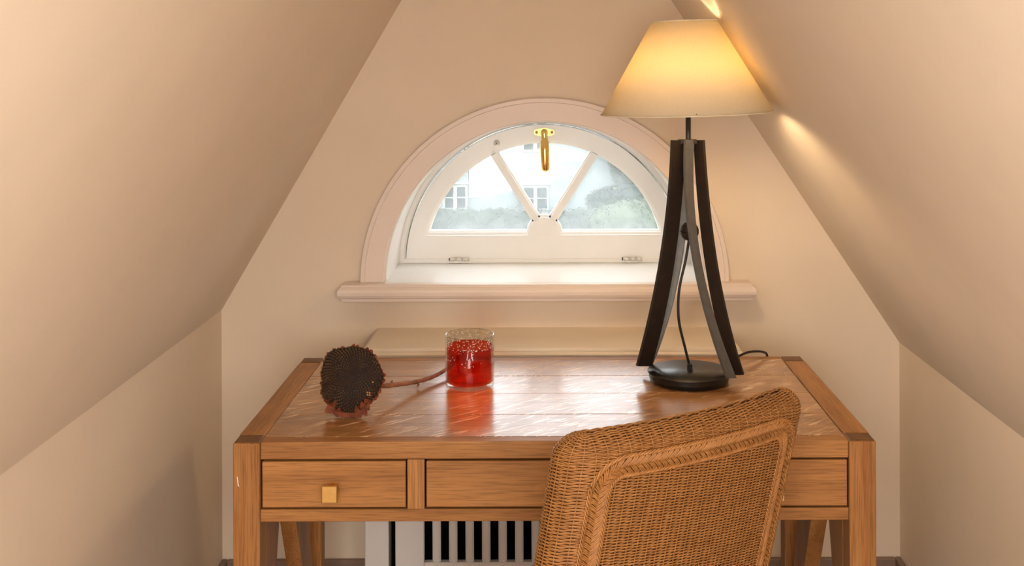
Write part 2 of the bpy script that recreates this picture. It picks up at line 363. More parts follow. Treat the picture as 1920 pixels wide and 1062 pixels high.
# ------------------------------------------------------------------ half-round window
YS = 3.235
RF = RV-0.002
win = link('window_1', sweep_arch([(RF, YS-.004), (RF, YS+.06), (RF-.017, YS+.06), (RF-.017, YS+.002), (RF-.011, YS-.004)], ZC+.0005), M['white'])
win['kind'] = 'structure'; win['label'] = 'white half-round window with three fan panes and brass handle'; win['category'] = 'window'
part('casing', sweep_arch([(.431, YW), (.431, YW-.014), (.434, YW-.018), (.482, YW-.018), (.484, YW-.022), (.494, YW-.022), (.4965, YW-.018), (.4965, YW)], ZC-.002), M['casing'], win, False)
sillp = [(0.012, 0.8395), (0.010, 0.8395), (0.010, 0.846), (0.004, 0.849), (0.0005, 0.856), (0.0, 0.864), (0.002, 0.871), (0.006, 0.876), (0.009, 0.8775), (0.009, 0.8805), (0.012, 0.883), (0.018, 0.884)]
part('sill', ledge(-.549, .560, 2.905, YW-.0002, sillp), M['casing'], win)
part('sill_board', prism_xz([(-RV+.001, ZC-.012), (RV-.001, ZC-.012), (RV-.001, ZC+.0004), (-RV+.001, ZC+.0004)], [], YW-.03, YS+.07), M['white'], win)
part('reveal', sweep_arch([(RV+.001, YW-.001), (RV+.001, YS-.004), (RV-.002, YS-.004), (RV-.002, YW-.001)], ZC+.0005), M['white'], win, False)
RS = RF-.020; ZS = ZC+.014; RG = 0.3515; ZG = 0.977
def seg(r, zb, n=64):                                # circular segment above height zb
    a = math.asin((zb-ZC)/r); return arc(0, ZC, r, a, PI-a, n)
sash = part('sash', join([prism_xz(seg(RS, ZS), [seg(RG+.011, ZG-.011)], YS-.002, YS+.012), prism_xz(seg(RS, ZS), [seg(RG+.0035, ZG-.0035)], YS+.0119, YS+.022),
                          prism_xz(seg(RS, ZS), [seg(RG, ZG)], YS+.0219, YS+.045)]), M['white'], win)
part('bottom_bead', box(-RV+.012, RV-.012, YS-.006, YS+.006, ZC+.0006, ZS+.0, .0015), M['white'], win)
HUBZ = ZG-.004
for sg in (-1, 1):
    a = math.radians(32.3)*sg
    d = Vector((math.sin(a), 0, math.cos(a))); p = Vector((math.cos(a), 0, -math.sin(a)))
    def bar(r0, r1, w, y0, y1):
        h = Vector((0, 0, HUBZ)); c = []
        for r in (r0, r1):
            q = [h+d*r-p*w, h+d*r+p*w]; c += [(q[0].x, y0, q[0].z), (q[1].x, y0, q[1].z), (q[1].x, y1, q[1].z), (q[0].x, y1, q[0].z)]
        return hexa(c)
    part('muntin', join([bar(.045, .275, .0085, YS+.0, YS+.03), bar(.045, .275, .0135, YS+.013, YS+.034)]), M['white'], sash)
part('hub', join([prism_xz(arc(0, HUBZ, .045, 0, PI, 24), [], YS-.001, YS+.03), prism_xz(arc(0, HUBZ, .052, 0, PI, 24), [], YS+.013, YS+.034), box(-.047, .047, YS-.001, YS+.03, ZG-.016, ZG-.003, .001)]), M['white'], sash)
RP = RG+.003; aL = PI-math.asin((ZG-.003-ZC)/RP); aR = math.asin((ZG-.003-ZC)/RP)
def hit(sg):                                         # where a glazing bar meets the arc
    a = math.radians(32.3)*sg; d = np.array([math.sin(a), math.cos(a)]); h = np.array([0, HUBZ-ZC])
    bq = d@h; t = -bq+math.sqrt(bq*bq-(h@h-RP*RP)); q = h+d*t; return math.atan2(q[1], q[0])
hl, hr = hit(-1), hit(1); e = .004
for a0, a1, pts in ((hl+e, aL, [(-.002, HUBZ+.001)]), (hr+e, hl-e, [(0, HUBZ+.003)]), (aR, hr-e, [(.002, HUBZ+.001)])):
    part('pane', prism_xz(arc(0, ZC, RP, a0, a1, 24)+pts, [], YS+.0225, YS+.0262), M['glass'], sash)
def hinge(xc):
    h = part('hinge', box(xc-.029, xc+.029, YS-.0085, YS-.0055, ZC+.001, ZC+.014, .001), M['steel'], win)
    tb = TB()
    for a, b_ in ((-.028, -.010), (-.009, .009), (.010, .028)): tb.tube([(xc+a, YS-.010, ZC+.013), (xc+b_, YS-.010, ZC+.013)], .0055, 12)
    part('knuckle', tb.build(), M['steel'], h)
    part('pin', TB().tube([(xc-.0312, YS-.010, ZC+.013), (xc-.0265, YS-.010, ZC+.013)], .004, 10).build(), M['dark'], h)
hinge((861.5-CX)/635); hinge((1183.5-CX)/635)
# brass casement handle
hx, hz = 0.0, 1.454-(248-130)*YS/F
plate = [(-.030, -.0035), (-.027, -.008), (-.02, -.0095), (-.006, -.0125), (.006, -.0125), (.02, -.0095), (.027, -.008), (.030, -.0035), (.030, .0035), (.027, .0075), (.02, .009), (.006, .0125), (-.006, .0125), (-.02, .009), (-.027, .0075), (-.030, .0035)]
hd = part('handle', prism_xz([(hx+a, hz+b_) for a, b_ in plate], [], YS-.0065, YS-.0021), M['brass_satin'], win)
for s in (-1, 1):
    sc = part('screw', lathe([(0, -.0078), (.003, -.0075), (.0045, -.0065), (.0045, -.003)], (hx+s*.0225, YS, hz), 16, 'y'), M['brass_satin'], hd, True)
    sl = part('screw_slot', box(hx+s*.0225-.0008, hx+s*.0225+.0008, YS-.0082, YS-.0072, hz-.004, hz+.004), M['dark'], hd)
part('boss', lathe([(0, -.024), (.003, -.0238), (.0035, -.021), (.0095, -.0205), (.0105, -.018), (.0105, -.006)], (hx, YS, hz), 28, 'y'), M['brass'], hd, True)
lv = smoothpath([(hx, YS-.016, hz), (hx+.001, YS-.017, hz-.018), (hx+.001, YS-.021, hz-.028), (hx+.0015, YS-.026, hz-.05), (hx+.0025, YS-.027, hz-.08), (hx+.0035, YS-.026, hz-.104), (hx+.004, YS-.025, hz-.1135)], 6)
rr = np.interp(np.linspace(0, 1, len(lv)), [0, .15, .27, .34, .5, .75, .9, .97, 1], [.0090, .0090, .0095, .0128, .0140, .0130, .0108, .0075, .001])
part('lever', TB().tube(lv, rr, 16, up=(0, 1, 0), flat=0.8).build(), M['brass'], hd)
# little painted stay hook on the sash
sx, sz = (931-CX)*YS/F, CZ-(268-HY)*YS/F
st = part('stay', lathe([(0, -.008), (.0035, -.008), (.004, -.005), (.0088, -.0045), (.0095, -.0021)], (sx, YS, sz), 20, 'y'), M['steel'], win, True)
part('stay_screw', lathe([(0, -.0092), (.0016, -.009), (.002, -.0075)], (sx, YS, sz), 12, 'y'), M['dark'], st)
part('stay_arm', hexa([(sx-.0045, YS-.005, sz-.045), (sx+.004, YS-.005, sz-.045), (sx+.004, YS+.012, sz-.045), (sx-.0045, YS+.012, sz-.045), (sx-.004, YS-.005, sz-.006), (sx+.004, YS-.005, sz-.006), (sx+.004, YS-.0015, sz-.006), (sx-.004, YS-.0015, sz-.006)]), M['white'], st)

# ------------------------------------------------------------------ radiator cover with shelf under the window
RC = empty('radiator_cover', (0.0165, 2.86, 0)); tag(RC, 'white slatted radiator cover with moulded cream shelf under the window', 'radiator cover')
sp = [(0.016, 0.722), (0.014, 0.722), (0.012, 0.728), (0.005, 0.732), (0.0005, 0.738), (0.0, 0.743), (0.004, 0.748), (0.006, 0.7485), (0.006, 0.7515), (0.0095, 0.752), (0.0105, 0.7555), (0.014, 0.757)]
part('shelf', ledge(-.462, .495, 2.735, YW-.0005, sp), M['cream'], RC)
x0, x1, yf = -.454, .487, 2.76; c = (x0+x1)/2
for s in (-1, 1):
    f0 = lambda a, b_: (c+s*a, c+s*b_) if s > 0 else (c-b_, c-a)
    a, b_ = f0(x1-c-.060, x1-c); part('side_post', box(a, b_, yf, YW-.02, 0.0, .7215, .002), M['cover'], RC)
    a, b_ = f0(x1-c-.149, x1-c-.0765); part('stile', box(a, b_, yf, yf+.02, .10, .7215, .002), M['cover'], RC)
gx0, gx1 = x0+.149, x1-.149
part('bottom_rail', box(gx0+.0005, gx1-.0005, yf+.0005, yf+.0195, .10, .2155, .002), M['cover'], RC)
part('top_rail', box(gx0+.0005, gx1-.0005, yf+.0005, yf+.0195, .665, .7214, .002), M['cover'], RC)
N = 15; pitch = (gx1-gx0)/(N+0.5); sm = None
for i in range(N):
    xc = gx0+pitch*(i+0.75)
    if sm is None: sm = join([box(-.0105, .0105, .0035, .015, .2156, .6649, .0015), box(-.0075, .0075, .0012, .0034, .2156, .6649, .001)])
    link('slat', sm, M['cover'], RC, (xc-RC.location.x, yf-RC.location.y, 0))
part('shade_backing', box(x0+.0605, x1-.0605, yf+.045, yf+.05, .02, .7213), M['black'], RC)  # black sheet painting the shade seen between the slats

# ------------------------------------------------------------------ oak desk
DX0, DX1, DY0, DY1, DT = -.5825, .6165, 2.05, 2.65, .760
DC = (DX0+DX1)/2; LW = .0505
desk = empty('oak_desk', (DC, (DY0+DY1)/2, 0)); tag(desk, 'oak writing desk with three drawers and plank top beneath the window', 'desk')
def zf(y): return CZ-(y-HY)*DY0/F
def leg(xs, ys):                                     # xs -1/1, ys 0 front 1 back
    xa, xb = (DX0, DX0+LW) if xs < 0 else (DX1-LW, DX1)
    ya, yb = (DY0-.002, DY0+.043) if ys == 0 else (DY1-.043, DY1+.001)
    o = part('leg', box(xa, xb, ya, yb, 0.0, DT-.0015, .003, 2), M['oak_z'], desk)
    part('leg_end_grain', box(xa+.0025, xb-.0025, ya+.0025, yb-.002, DT-.003, DT+.0003, .0008), M['oak_end'], o)
    return o
legs = [leg(s, k) for s in (-1, 1) for k in (0, 1)]
part('scuff', prism_xz([(-.5745, .697), (-.5735, .697), (-.5718, .688), (-.5715, .682), (-.5700, .678), (-.5728, .680), (-.5738, .688)], [], DY0-.0024, DY0-.0019), M['scuff'], legs[0])
TH = DT-.033
for s in (-1, 1):                                    # side rails of the top
    xa, xb = (DX0+.0005, DX0+LW-.0005) if s < 0 else (DX1-LW+.0012, DX1-.0005)
    part('side_rail', box(xa, xb, DY0+.0437, DY1-.0437, TH, DT+.0004, .0022, 2), M['oak_y'], desk)
    part('side_apron', box(xa+.012, xb-.008, DY0+.0437, DY1-.0437, .611, TH-.0003), M['oak_y'], desk)
ix0, ix1 = DX0+LW, DX1-LW
part('front_rail', box(ix0+.0003, ix1-.0003, DY0+.001, DY0+.0296, TH, DT, .0022, 2), M['oak_x'], desk)
part('back_rail', box(ix0+.0003, ix1-.0003, DY1-.0245, DY1, TH, DT-.0002, .001), M['oak_x'], desk)
ed = [DY0+.0299, 2.2125, 2.3545, 2.4895, DY1-.0248]
for i in range(4):
    part('top_board', box(ix0+.0004, ix1-.0009, ed[i]+.0004, ed[i+1]-.0004, DT-.024, DT-.0004+.0002*(i % 2), .0009), M['oak_top'], desk)
part('lower_rail', box(ix0+.0003, ix1-.0003, DY0+.001, DY0+.03, zf(978), zf(955), .001), M['oak_x'], desk)
part('back_apron', box(ix0+.0003, ix1-.0003, DY1-.03, DY1-.01, .611, TH-.0005), M['oak_x'], desk)
part('under_panel', box(ix0+.0003, ix1-.0003, DY0+.0305, DY1-.0305, .612, .618), M['oak_x'], desk)
def X0(x): return (x-CX)*DY0/F
posts = [(X0(761), X0(793)), (2*DC-X0(793), 2*DC-X0(761))]
for a, b_ in posts: part('drawer_divider', box(a, b_, DY0+.001, DY0+.5, zf(955)+.0003, TH-.0003, .0005), M['oak_z'], desk)
bays = [(ix0, posts[0][0]), (posts[0][1], posts[1][0]), (posts[1][1], ix1)]
for a, b_ in bays:
    dr = part('drawer', box(a+.0036, b_-.0032, DY0+.0015, DY0+.022, zf(951.5), zf(865), .001), M['oak_x'], desk)
    part('drawer_box', box(a+.012, b_-.012, DY0+.0221, DY0+.46, zf(950), zf(872)), M['oak_x'], dr)
    kx, kz = (a+b_)/2-.003, zf(917)
    kb = part('knob', box(kx-.0142, kx+.0142, DY0-.026, DY0-.020, kz-.0155, kz+.0155, .001), M['brass_satin'], dr)
    part('knob_neck', lathe([(.011, .0010), (.011, -.003), (.0075, -.008), (.0085, -.0199)], (kx+.001, DY0, kz+.001), 20, 'y'), M['brass'], dr, True)
    part('shadow_gap_panel', box(a+.0003, b_-.0003, DY0+.0222, DY0+.0235, zf(955)+.0005, TH-.0005), M['black'], dr)
for s in (-1, 1):                                    # raking knee braces between legs and aprons
    xa, xb = (ix0-.036, ix0-.002) if s < 0 else (ix1+.002, ix1+.036)
    for yt0, yt1, yb0, yb1, zb in ((2.107, 2.225, 2.094, 2.112, .25), (2.29, 2.425, 2.578, 2.6065, .04)):
        zt = .6108; k = 8; v = []; f = []
        for i in range(k+1):
            t = i/k; e = t
            y0_, y1_ = yt0+(yb0-yt0)*e, yt1+(yb1-yt1)*e; z = zt+(zb-zt)*t
            v += [(xa, y0_, z), (xb, y0_, z), (xb, y1_, z), (xa, y1_, z)]
        for i in range(k):
            for q in range(4): p = (q+1) % 4; f.append((i*4+q, i*4+p, i*4+4+p, i*4+4+q))
        f += [(0, 1, 2, 3), (k*4, k*4+1, k*4+2, k*4+3)]
        part('knee_brace', fix(mesh(v, f)), M['oak_z'], desk)

# ------------------------------------------------------------------ table lamp
LX, LY = .320, 2.446
lamp = empty('table_lamp', (LX, LY, DT)); tag(lamp, 'dark tripod table lamp with lit cream cone shade on the desk', 'lamp')
part('base', lathe([(0, .0004), (.083, .0004), (.0865, .003), (.0885, .010), (.089, .020), (0, .020)], (LX, LY, DT), 96), M['lampbase'], lamp, False)
part('base_plate', lathe([(0, .0201), (.0915, .0201), (.0922, .0212), (.0915, .0226), (0, .0232)], (LX, LY, DT), 96), M['lampbase'], lamp, True)
def strip(name, L, R, Yt, Yb, th, m, turn):
    ys = np.array([p[1] for p in L], float); yy = np.linspace(ys[0], ys[-1], 22)
    lp = np.polyfit(ys, [p[0] for p in L], 3); rp = np.polyfit(ys, [p[0] for p in R], 3)
    v = []; f = []
    for y in yy:
        t = (y-yy[0])/(yy[-1]-yy[0]); Y = Yt+(Yb-Yt)*t**1.5
        a = px(np.polyval(lp, y), y, Y-turn); b_ = px(np.polyval(rp, y), y, Y+turn)
        d = b_-a; nrm = np.array([d[1], -d[0], 0]); nrm = nrm/np.linalg.norm(nrm)*th
        v += [a, b_, b_-nrm, a-nrm]
    k = len(yy)
    for i in range(k-1):
        for q in range(4): p = (q+1) % 4; f.append((i*4+q, i*4+p, i*4+4+p, i*4+4+q))
    f += [(0, 1, 2, 3), tuple((k-1)*4+q for q in range(4))]
    o = part(name, fix(mesh(v, f)), m, lamp); return o
YF = [264, 340, 434, 530, 610, 688]
strip('leg', list(zip([1261, 1257, 1247, 1231, 1214, 1194], YF)), list(zip([1285, 1282, 1271, 1257, 1242, 1220], YF)), 2.432, 2.452, .009, M['lampwood'], 0.008)
strip('leg', list(zip([1276, 1273, 1267, 1250, 1228, 1203], YF)), list(zip([1292, 1290, 1284, 1269, 1247, 1219], YF)), 2.455, 2.50, .007, M['lampsheenpale'], -0.006)
YF2 = [264, 340, 434, 530, 610, 705]
strip('leg', list(zip([1300, 1303, 1313, 1326, 1341, 1366], YF2)), list(zip([1317, 1323, 1332, 1347, 1364, 1391], YF2)), 2.447, 2.425, .009, M['lampwood'], -0.008)
YF3 = [264, 340, 434, 530, 610, 711]
strip('leg', list(zip([1285, 1287, 1292, 1308, 1331, 1362], YF3)), list(zip([1301, 1301, 1305, 1321, 1344, 1379], YF3)), 2.428, 2.352, .007, M['lampsheendim'], 0.008)
bx_, by_, bz_ = px(1292, 435, LY+.006)
hs = [(0.0001, .0008), (.0205, .0008)]+[(.0205*math.cos(a), .0008+.0205*math.sin(a)) for a in np.linspace(0.05, PI/2-.01, 10)]
part('ball', join([lathe(hs, (bx_, by_, bz_), 32), lathe([(r, -h) for r, h in hs], (bx_, by_, bz_), 32), lathe([(0.0001, -.001), (.017, -.001), (.017, .001), (.0001, .001)], (bx_, by_, bz_), 24)]), M['lampwood'], lamp, True)
zs = 1.356
part('stem', TB().tube([px(1290, 300, LY), px(1290, 213, LY)], .0062, 16).build(), M['lampbase'], lamp)
part('collar', lathe([(.0065, -.006), (.011, -.004), (.0155, .001), (.0155, .003), (0.002, .003)], tuple(px(1290, 216, LY)), 28), M['lampbase'], lamp, True)
part('leg_cap', prism_xz([(LX-.022, CZ-(270-HY)*LY/F), (LX+.018, CZ-(270-HY)*LY/F), (LX+.018, CZ-(262-HY)*LY/F), (LX-.022, CZ-(262-HY)*LY/F)], [], LY-.012, LY+.012), M['lampwood'], lamp)
cp = [px(1291, 450, LY), px(1284, 490, LY-.01), px(1272, 545, LY-.012), px(1271, 600, LY-.01), px(1283, 655, LY-.004), px(1290, 684, LY), px(1290.5, 692, LY)]
part('inner_cord', TB().tube(smoothpath(cp, 8), .0030, 10).build(), M['cord'], lamp)
q = px(1291, 691, LY); part('cord_socket', box(q[0]-.0058, q[0]+.0058, LY-.0058, LY+.0058, DT+.0225, DT+.038, .001), M['lampbase'], lamp)
shc = px(1287.5, 212.5, LY); rb, rt, hh = .1905, .0725, .203
sh = lathe([(rb, 0), (rt, hh), (rt-.0012, hh), (rb-.0012, 0)], (0, 0, 0), 96, close=True)
shade = link('shade', sh, M['shade'], lamp, Vector(shc)-lamp.location, True); shade.rotation_euler = (0, math.radians(-1.35), 0)
for r_, h_ in ((rb, 0), (rt, hh)):
    tr_ = TB().tube([((r_+.0001)*math.cos(a), (r_+.0001)*math.sin(a), h_) for a in np.linspace(0, 2*PI, 96, endpoint=False)], .0017, 6, closed=True).build()
    link('shade_rim', tr_, M['shadetrim'], shade, (0, 0, 0), True)
for k in range(3):
    a = k*2*PI/3+.5
    link('shade_spoke', TB().tube([(0, 0, .012), (rb*.99*math.cos(a), rb*.99*math.sin(a), .004)], .0012, 6).build(), M['lampbase'], shade)
part('bulb_holder', lathe([(0, 0), (.014, 0), (.016, .038), (.013, .043), (0, .043)], (LX, LY, zs+.006), 20), M['lampbase'], lamp, True)
bulb = part('bulb', lathe([(0.0001, 0), (.012, .002), (.016, .012), (.021, .03), (.0235, .06), (.0235, .092), (.021, .105), (0.0001, .105)], (LX, LY, zs+.050), 24), M['bulb'], lamp, True)
part('uplight_blocker', lathe([(.0240, .082), (.0240, .093), (.0218, .105), (.017, .112), (.009, .1165), (0.0001, .1175)], (LX, LY, zs+.050), 24), M['silver'], bulb, True)  # unseen cap added to keep the bulb's hot spot off the slope
mp_ = smoothpath([px(1330, 694, 2.525), (px(1362, 681, 2.545)), px(1385, 668.5, 2.575), px(1402, 662, 2.60), px(1420, 660.5, 2.63), px(1431, 662.5, 2.655), px(1436, 667, 2.668), px(1437, 684, 2.672), px(1437, 760, 2.675)], 8)
part('mains_cord', TB().tube(mp_, .0028, 10).build(), M['cord'], lamp)

# ------------------------------------------------------------------ red glass tumbler
GX, GY = (879-CX)*2.413/F, 2.413; GR, GH = .0535, .1135
tum = empty('red_tumbler', (GX, GY, DT)); tag(tum, 'red glass tumbler with clear bubbly rim standing on the desk', 'glass')
z0 = .0005
part('wall', lathe([(0.0001, z0), (GR-.005, z0), (GR-.001, z0+.0025), (GR, z0+.007), (GR, GH-.001), (GR-.0012, GH), (GR-.0024, GH-.001), (GR-.0026, .012), (GR-.006, .0095), (0.0001, .0088)], (GX, GY, DT), 72), M['clear'], tum, True)
ri = GR-.0032
part('red_layer', lathe([(0.0001, .0105), (.018, .0125), (.034, .0105), (ri-.002, .0102), (ri, .0135), (ri, .088), (ri-.0015, .0895), (ri-.003, .088), (ri-.003, .016), (ri-.006, .0135), (.034, .0135), (.018, .0155), (0.0001, .0135)], (GX, GY, DT), 72), M['red'], tum, True)
part('rim', TB().tube([(GX+(GR-.0012)*math.cos(a), GY+(GR-.0012)*math.sin(a), DT+GH) for a in np.linspace(0, 2*PI, 72, endpoint=False)], .0013, 8, closed=True).build(), M['clear'], tum)
bm = bmesh.new()
for i in range(430):
    a = random.uniform(0, 2*PI); u = random.random(); z = .0865+(u**1.2)*.025 if random.random() < .85 else random.uniform(.05, .09)
    r_ = random.uniform(.0004, .00125); mtx = Matrix.Translation((GX+(GR-.0013)*math.cos(a), GY+(GR-.0013)*math.sin(a), DT+z)) @ Matrix.Rotation(a, 4, 'Z') @ Matrix.Diagonal((.6, random.uniform(.8, 1.9), 1, 1))
    bmesh.ops.create_icosphere(bm, subdivisions=1, radius=r_, matrix=mtx)
me = bpy.data.meshes.new('bubbles'); bm.to_mesh(me); bm.free(); ob = part('bubbles', me, M['bubble'], tum, True); ob['kind'] = 'stuff'

# ------------------------------------------------------------------ dried sunflower head
HC = np.array([-.392, 2.212, DT+.0715]); nrm = np.array([-.10, -.965, .22]); nrm /= np.linalg.norm(nrm)
ux = np.cross(nrm, [0, 0, 1.0]); ux /= np.linalg.norm(ux); ux = -ux if ux[0] < 0 else ux; uz = np.cross(ux, nrm); uz = -uz if uz[2] < 0 else uz
HR = .0650
sun = empty('sunflower_head', (HC[0], HC[1]+.02, DT)); tag(sun, 'dried dark brown sunflower head with long curved stem lying on desk', 'dried flower')
def H(r, a, h):
    q = HC+r*(math.cos(a)*ux+math.sin(a)*uz)+h*nrm; q[2] = max(q[2], DT+.0012); return q
def edge(a): return 1+.035*math.sin(3*a+.6)+.03*math.sin(5*a+2)+.02*math.sin(9*a)+.05*abs(math.sin(a))
n = 56; prof = [(0.0, .010), (.35, .009), (.7, .006), (.93, .001), (1.0, -.005), (.98, -.013), (.75, -.026), (.4, -.036), (.12, -.042), (0, -.044)]
v = []; f = []; k = len(prof)
for i in range(n):
    a = 2*PI*i/n
    for r_, h_ in prof: v.append(H(r_*HR*edge(a)*.97, a, h_))
for i in range(n):
    j = (i+1) % n
    for q in range(k-1): f.append((i*k+q, j*k+q, j*k+q+1, i*k+q+1))
part('receptacle', fix(mesh(v, f)), M['head'], sun, True)
sv = []; sf = []; lt = []
oct_f = [(0, 1, 2), (0, 2, 3), (0, 3, 4), (0, 4, 1), (5, 2, 1), (5, 3, 2), (5, 4, 3), (5, 1, 4)]
NS = 470
def seedpts(r, a, ln, wd, h):
    c = H(r, a, h); ra = (math.cos(a)*ux+math.sin(a)*uz); ta = np.cross(nrm, ra)
    ax_ = ra*.82+nrm*.57; up_ = np.cross(ta, ax_)
    return [c+ax_*ln, c+ta*wd, c+up_*wd*.9, c-ta*wd, c-up_*wd*.9, c-ax_*ln]
for i in range(NS):
    a = i*2.399963; rr_ = math.sqrt((i+.5)/NS); rad = rr_*HR*edge(a % (2*PI))*.95
    h_ = np.interp(rr_, [0, .35, .7, .95, 1], [.0115, .0105, .008, .003, .0]); s_ = .62+.62*rr_
    if random.random() < .03: continue
    p = seedpts(rad, a, .0036*s_*random.uniform(.85, 1.15), .00165*s_, h_+random.uniform(-.0005, .0006))
    b_ = len(sv); sv += p; sf += [tuple(b_+q for q in t) for t in oct_f]
ob = part('seeds', fix(mesh(sv, sf)), M['seed'], sun); ob['kind'] = 'stuff'
for dx, dy in ((.039, -.024), (.0395, -.0285), (.0435, -.0245), (.044, -.029), (.049, -.004)):
    r_, a = math.hypot(dx, dy), math.atan2(dy, dx)
    part('pale_seed', fix(mesh(seedpts(r_, a, .0034, .0021, .0085), oct_f)), M['seedlight'], sun)
for i in range(40):                                  # ragged dry bracts round the rim, long ones underneath
    a = 2*PI*(i+random.uniform(-.3, .3))/40; low = max(0, -math.sin(a))
    ln = random.uniform(.003, .008)+(random.uniform(.004, .012) if low > .75 else 0); wd = random.uniform(.004, .007)*(1+.7*low)
    r0 = HR*edge(a)*.93; da = wd/r0
    hb = -.006+(.010*low if low > .75 else random.uniform(-.004, .003))
    inn = .006+.014*max(0, low-.7)/.3
    v = []
    for dh in (0, -.0012):
        v += [H(r0, a-da, hb+dh), H(r0, a+da, hb+dh), H(r0+ln*.55, a+da*.7, hb+dh+random.uniform(-.002, .003)), H(r0+ln, a+random.uniform(-.4, .4)*da, hb+dh+random.uniform(-.003, .004)), H(r0+ln*.6, a-da*.75, hb+dh)]
    part('bract', fix(mesh(v, [(0, 1, 2, 3, 4), (9, 8, 7, 6, 5)]+[(q, (q+1) % 5, (q+1) % 5+5, q+5) for q in range(5)])), M['bract'], sun)
for i, (a, ln, wd) in enumerate(((-2.1, .024, .009), (-1.86, .017, .008), (-1.25, .022, .009), (-1.02, .018, .010), (-.83, .015, .009), (-2.35, .014, .008))):
    r0 = HR*edge(a)*1.03; da = wd/r0; v = []          # curled bracts folding up over the lower face
    for dh in (0, -.0012): v += [H(r0, a-da, -.004+dh), H(r0, a+da, -.004+dh), H(r0-ln*.4, a+da*.9, .008+dh), H(r0-ln, a+.3*da, .013+dh), H(r0-ln*.5, a-da*.8, .009+dh)]
    part('curled_bract', fix(mesh(v, [(0, 1, 2, 3, 4), (9, 8, 7, 6, 5)]+[(q, (q+1) % 5, (q+1) % 5+5, q+5) for q in range(5)])), M['bract'], sun)
sp_ = smoothpath([H(0, 0, -.030), H(.02, -.1, -.05), px(712, 722, 2.30), px(745, 720, 2.34), px(785, 714, 2.40), px(812, 705, 2.445), px(835, 692, 2.49), px(852, 676, 2.545), px(866, 661, 2.60)], 8)
rs = np.interp(np.linspace(0, 1, len(sp_)), [0, .2, .5, 1], [.008, .0055, .0046, .0042])*(1+.08*np.sin(np.arange(len(sp_))*1.7))
stem = part('stem', TB().tube(sp_, rs, 10).build(), M['stem'], sun)
for p0, d in ((px(732, 718, 2.325), (.002, -.002, .007)), (px(783, 719, 2.398), (-.003, -.002, -.008))):
    part('leaf_stub', TB().tube([p0, p0+np.array(d)*.5, p0+np.array(d)], [.0028, .0022, .0008], 6).build(), M['stem'], stem)

# ------------------------------------------------------------------ wicker chair (built in its own frame, +y is where it faces)
chair = empty('wicker_chair', (.1735, 1.878, 0), math.radians(32.4)); tag(chair, 'honey brown woven wicker chair pulled up to the desk', 'chair')
W, T, ZT, ZB0, SAG, TAN = .246, .040, .900, .400, .030, math.tan(math.radians(15))
def sag(x): return SAG*(x/W)**2
def recl(z): return -(z-ZB0)*TAN
NST = 56; SPS = 4; NP = NST*SPS
Ls = 2*(W-T); per = 2*Ls+2*PI*T
def stad(u):                                         # u in metres round the section -> centre-line point, normal
    u = np.mod(u, per); cx = np.zeros_like(u); nx = np.zeros_like(u); ny = np.zeros_like(u)
    a = u < Ls; cx[a] = -(W-T)+u[a]; ny[a] = -1                                     # rear face, left to right
    b = (u >= Ls) & (u < Ls+PI*T); g = (u[b]-Ls)/T-PI/2; cx[b] = W-T; nx[b] = np.cos(g); ny[b] = np.sin(g)
    c = (u >= Ls+PI*T) & (u < 2*Ls+PI*T); cx[c] = (W-T)-(u[c]-Ls-PI*T); ny[c] = 1
    d = u >= 2*Ls+PI*T; g = (u[d]-2*Ls-PI*T)/T+PI/2; cx[d] = -(W-T); nx[d] = np.cos(g); ny[d] = np.sin(g)
    return cx, nx, ny
def surf(u, z, phi, off):
    cx, nx, ny = stad(u); tt = (T+off)*np.cos(phi)
    x = cx+nx*tt; y = ny*tt+sag(np.clip(x, -W, W))
    zz = z+(T+off)*np.sin(phi); return np.stack([x, y+recl(zz), np.broadcast_to(zz, x.shape)], -1), ny
u = np.arange(NP)*per/NP
shell, panel, stakes = TB(), TB(), TB()
PXB, PZB = .176, .838
def weave(levels, amp, rad, want_panel):
    for k_, (z, phi) in enumerate(levels):
        wv = np.cos(PI*np.arange(NP)/SPS+PI*(k_ % 2))
        pts, ny = surf(u, z, phi, amp*wv)
        pts[:, 2] += .00025*np.sin(np.arange(NP)*.37+k_*1.3)
        inside = (ny < -.99) & (abs(pts[:, 0]) < PXB) & (phi == 0) & (z < PZB)
        if not inside.any():
            if not want_panel: shell.tube(pts, rad, 5, closed=True)
            continue
        idx = np.where(inside)[0]; a, b_ = idx[0], idx[-1]
        if want_panel: panel.tube(pts[max(0, a-1):b_+2], rad, 5)
        else: shell.tube(np.concatenate([pts[b_:], pts[:a+1]]), rad, 5)
weave([(z, 0.0) for z in np.arange(ZB0, ZT-T, .0028)]+[(ZT-T, p) for p in np.arange(.0, 1.50, .066)], .0020, .0013, False)
weave([(z, 0.0) for z in np.arange(ZB0, ZT-T, .0025)], .0020, .00108, True)
for i in range(NST):
    uu = np.array([i*per/NST]); pp = [surf(uu, z, 0.0, 0.0)[0][0] for z in np.linspace(ZB0, ZT-T, 8)]+[surf(uu, ZT-T, p, 0.0)[0][0] for p in np.linspace(.2, 1.5, 7)]
    stakes.tube(pp, .0013, 6)
for nm, tb in (('woven_shell', shell), ('woven_back_panel', panel), ('upright_stakes', stakes)):
    o = link(nm, tb.build(), M['wicker'], chair); o['kind'] = 'stuff'
ring = []; 
for z, phi in [(z, 0.0) for z in np.linspace(ZB0, ZT-T, 6)]+[(ZT-T, p) for p in np.linspace(.15, PI/2, 9)]:
    ring.append(surf(u, z, phi, -.0022)[0])
v = np.concatenate(ring); f = [(i*NP+q, i*NP+(q+1) % NP, (i+1)*NP+(q+1) % NP, (i+1)*NP+q) for i in range(len(ring)-1) for q in range(NP)]
link('back_core', mesh(v, f), M['wickerdark'], chair, (0, 0, 0), True)
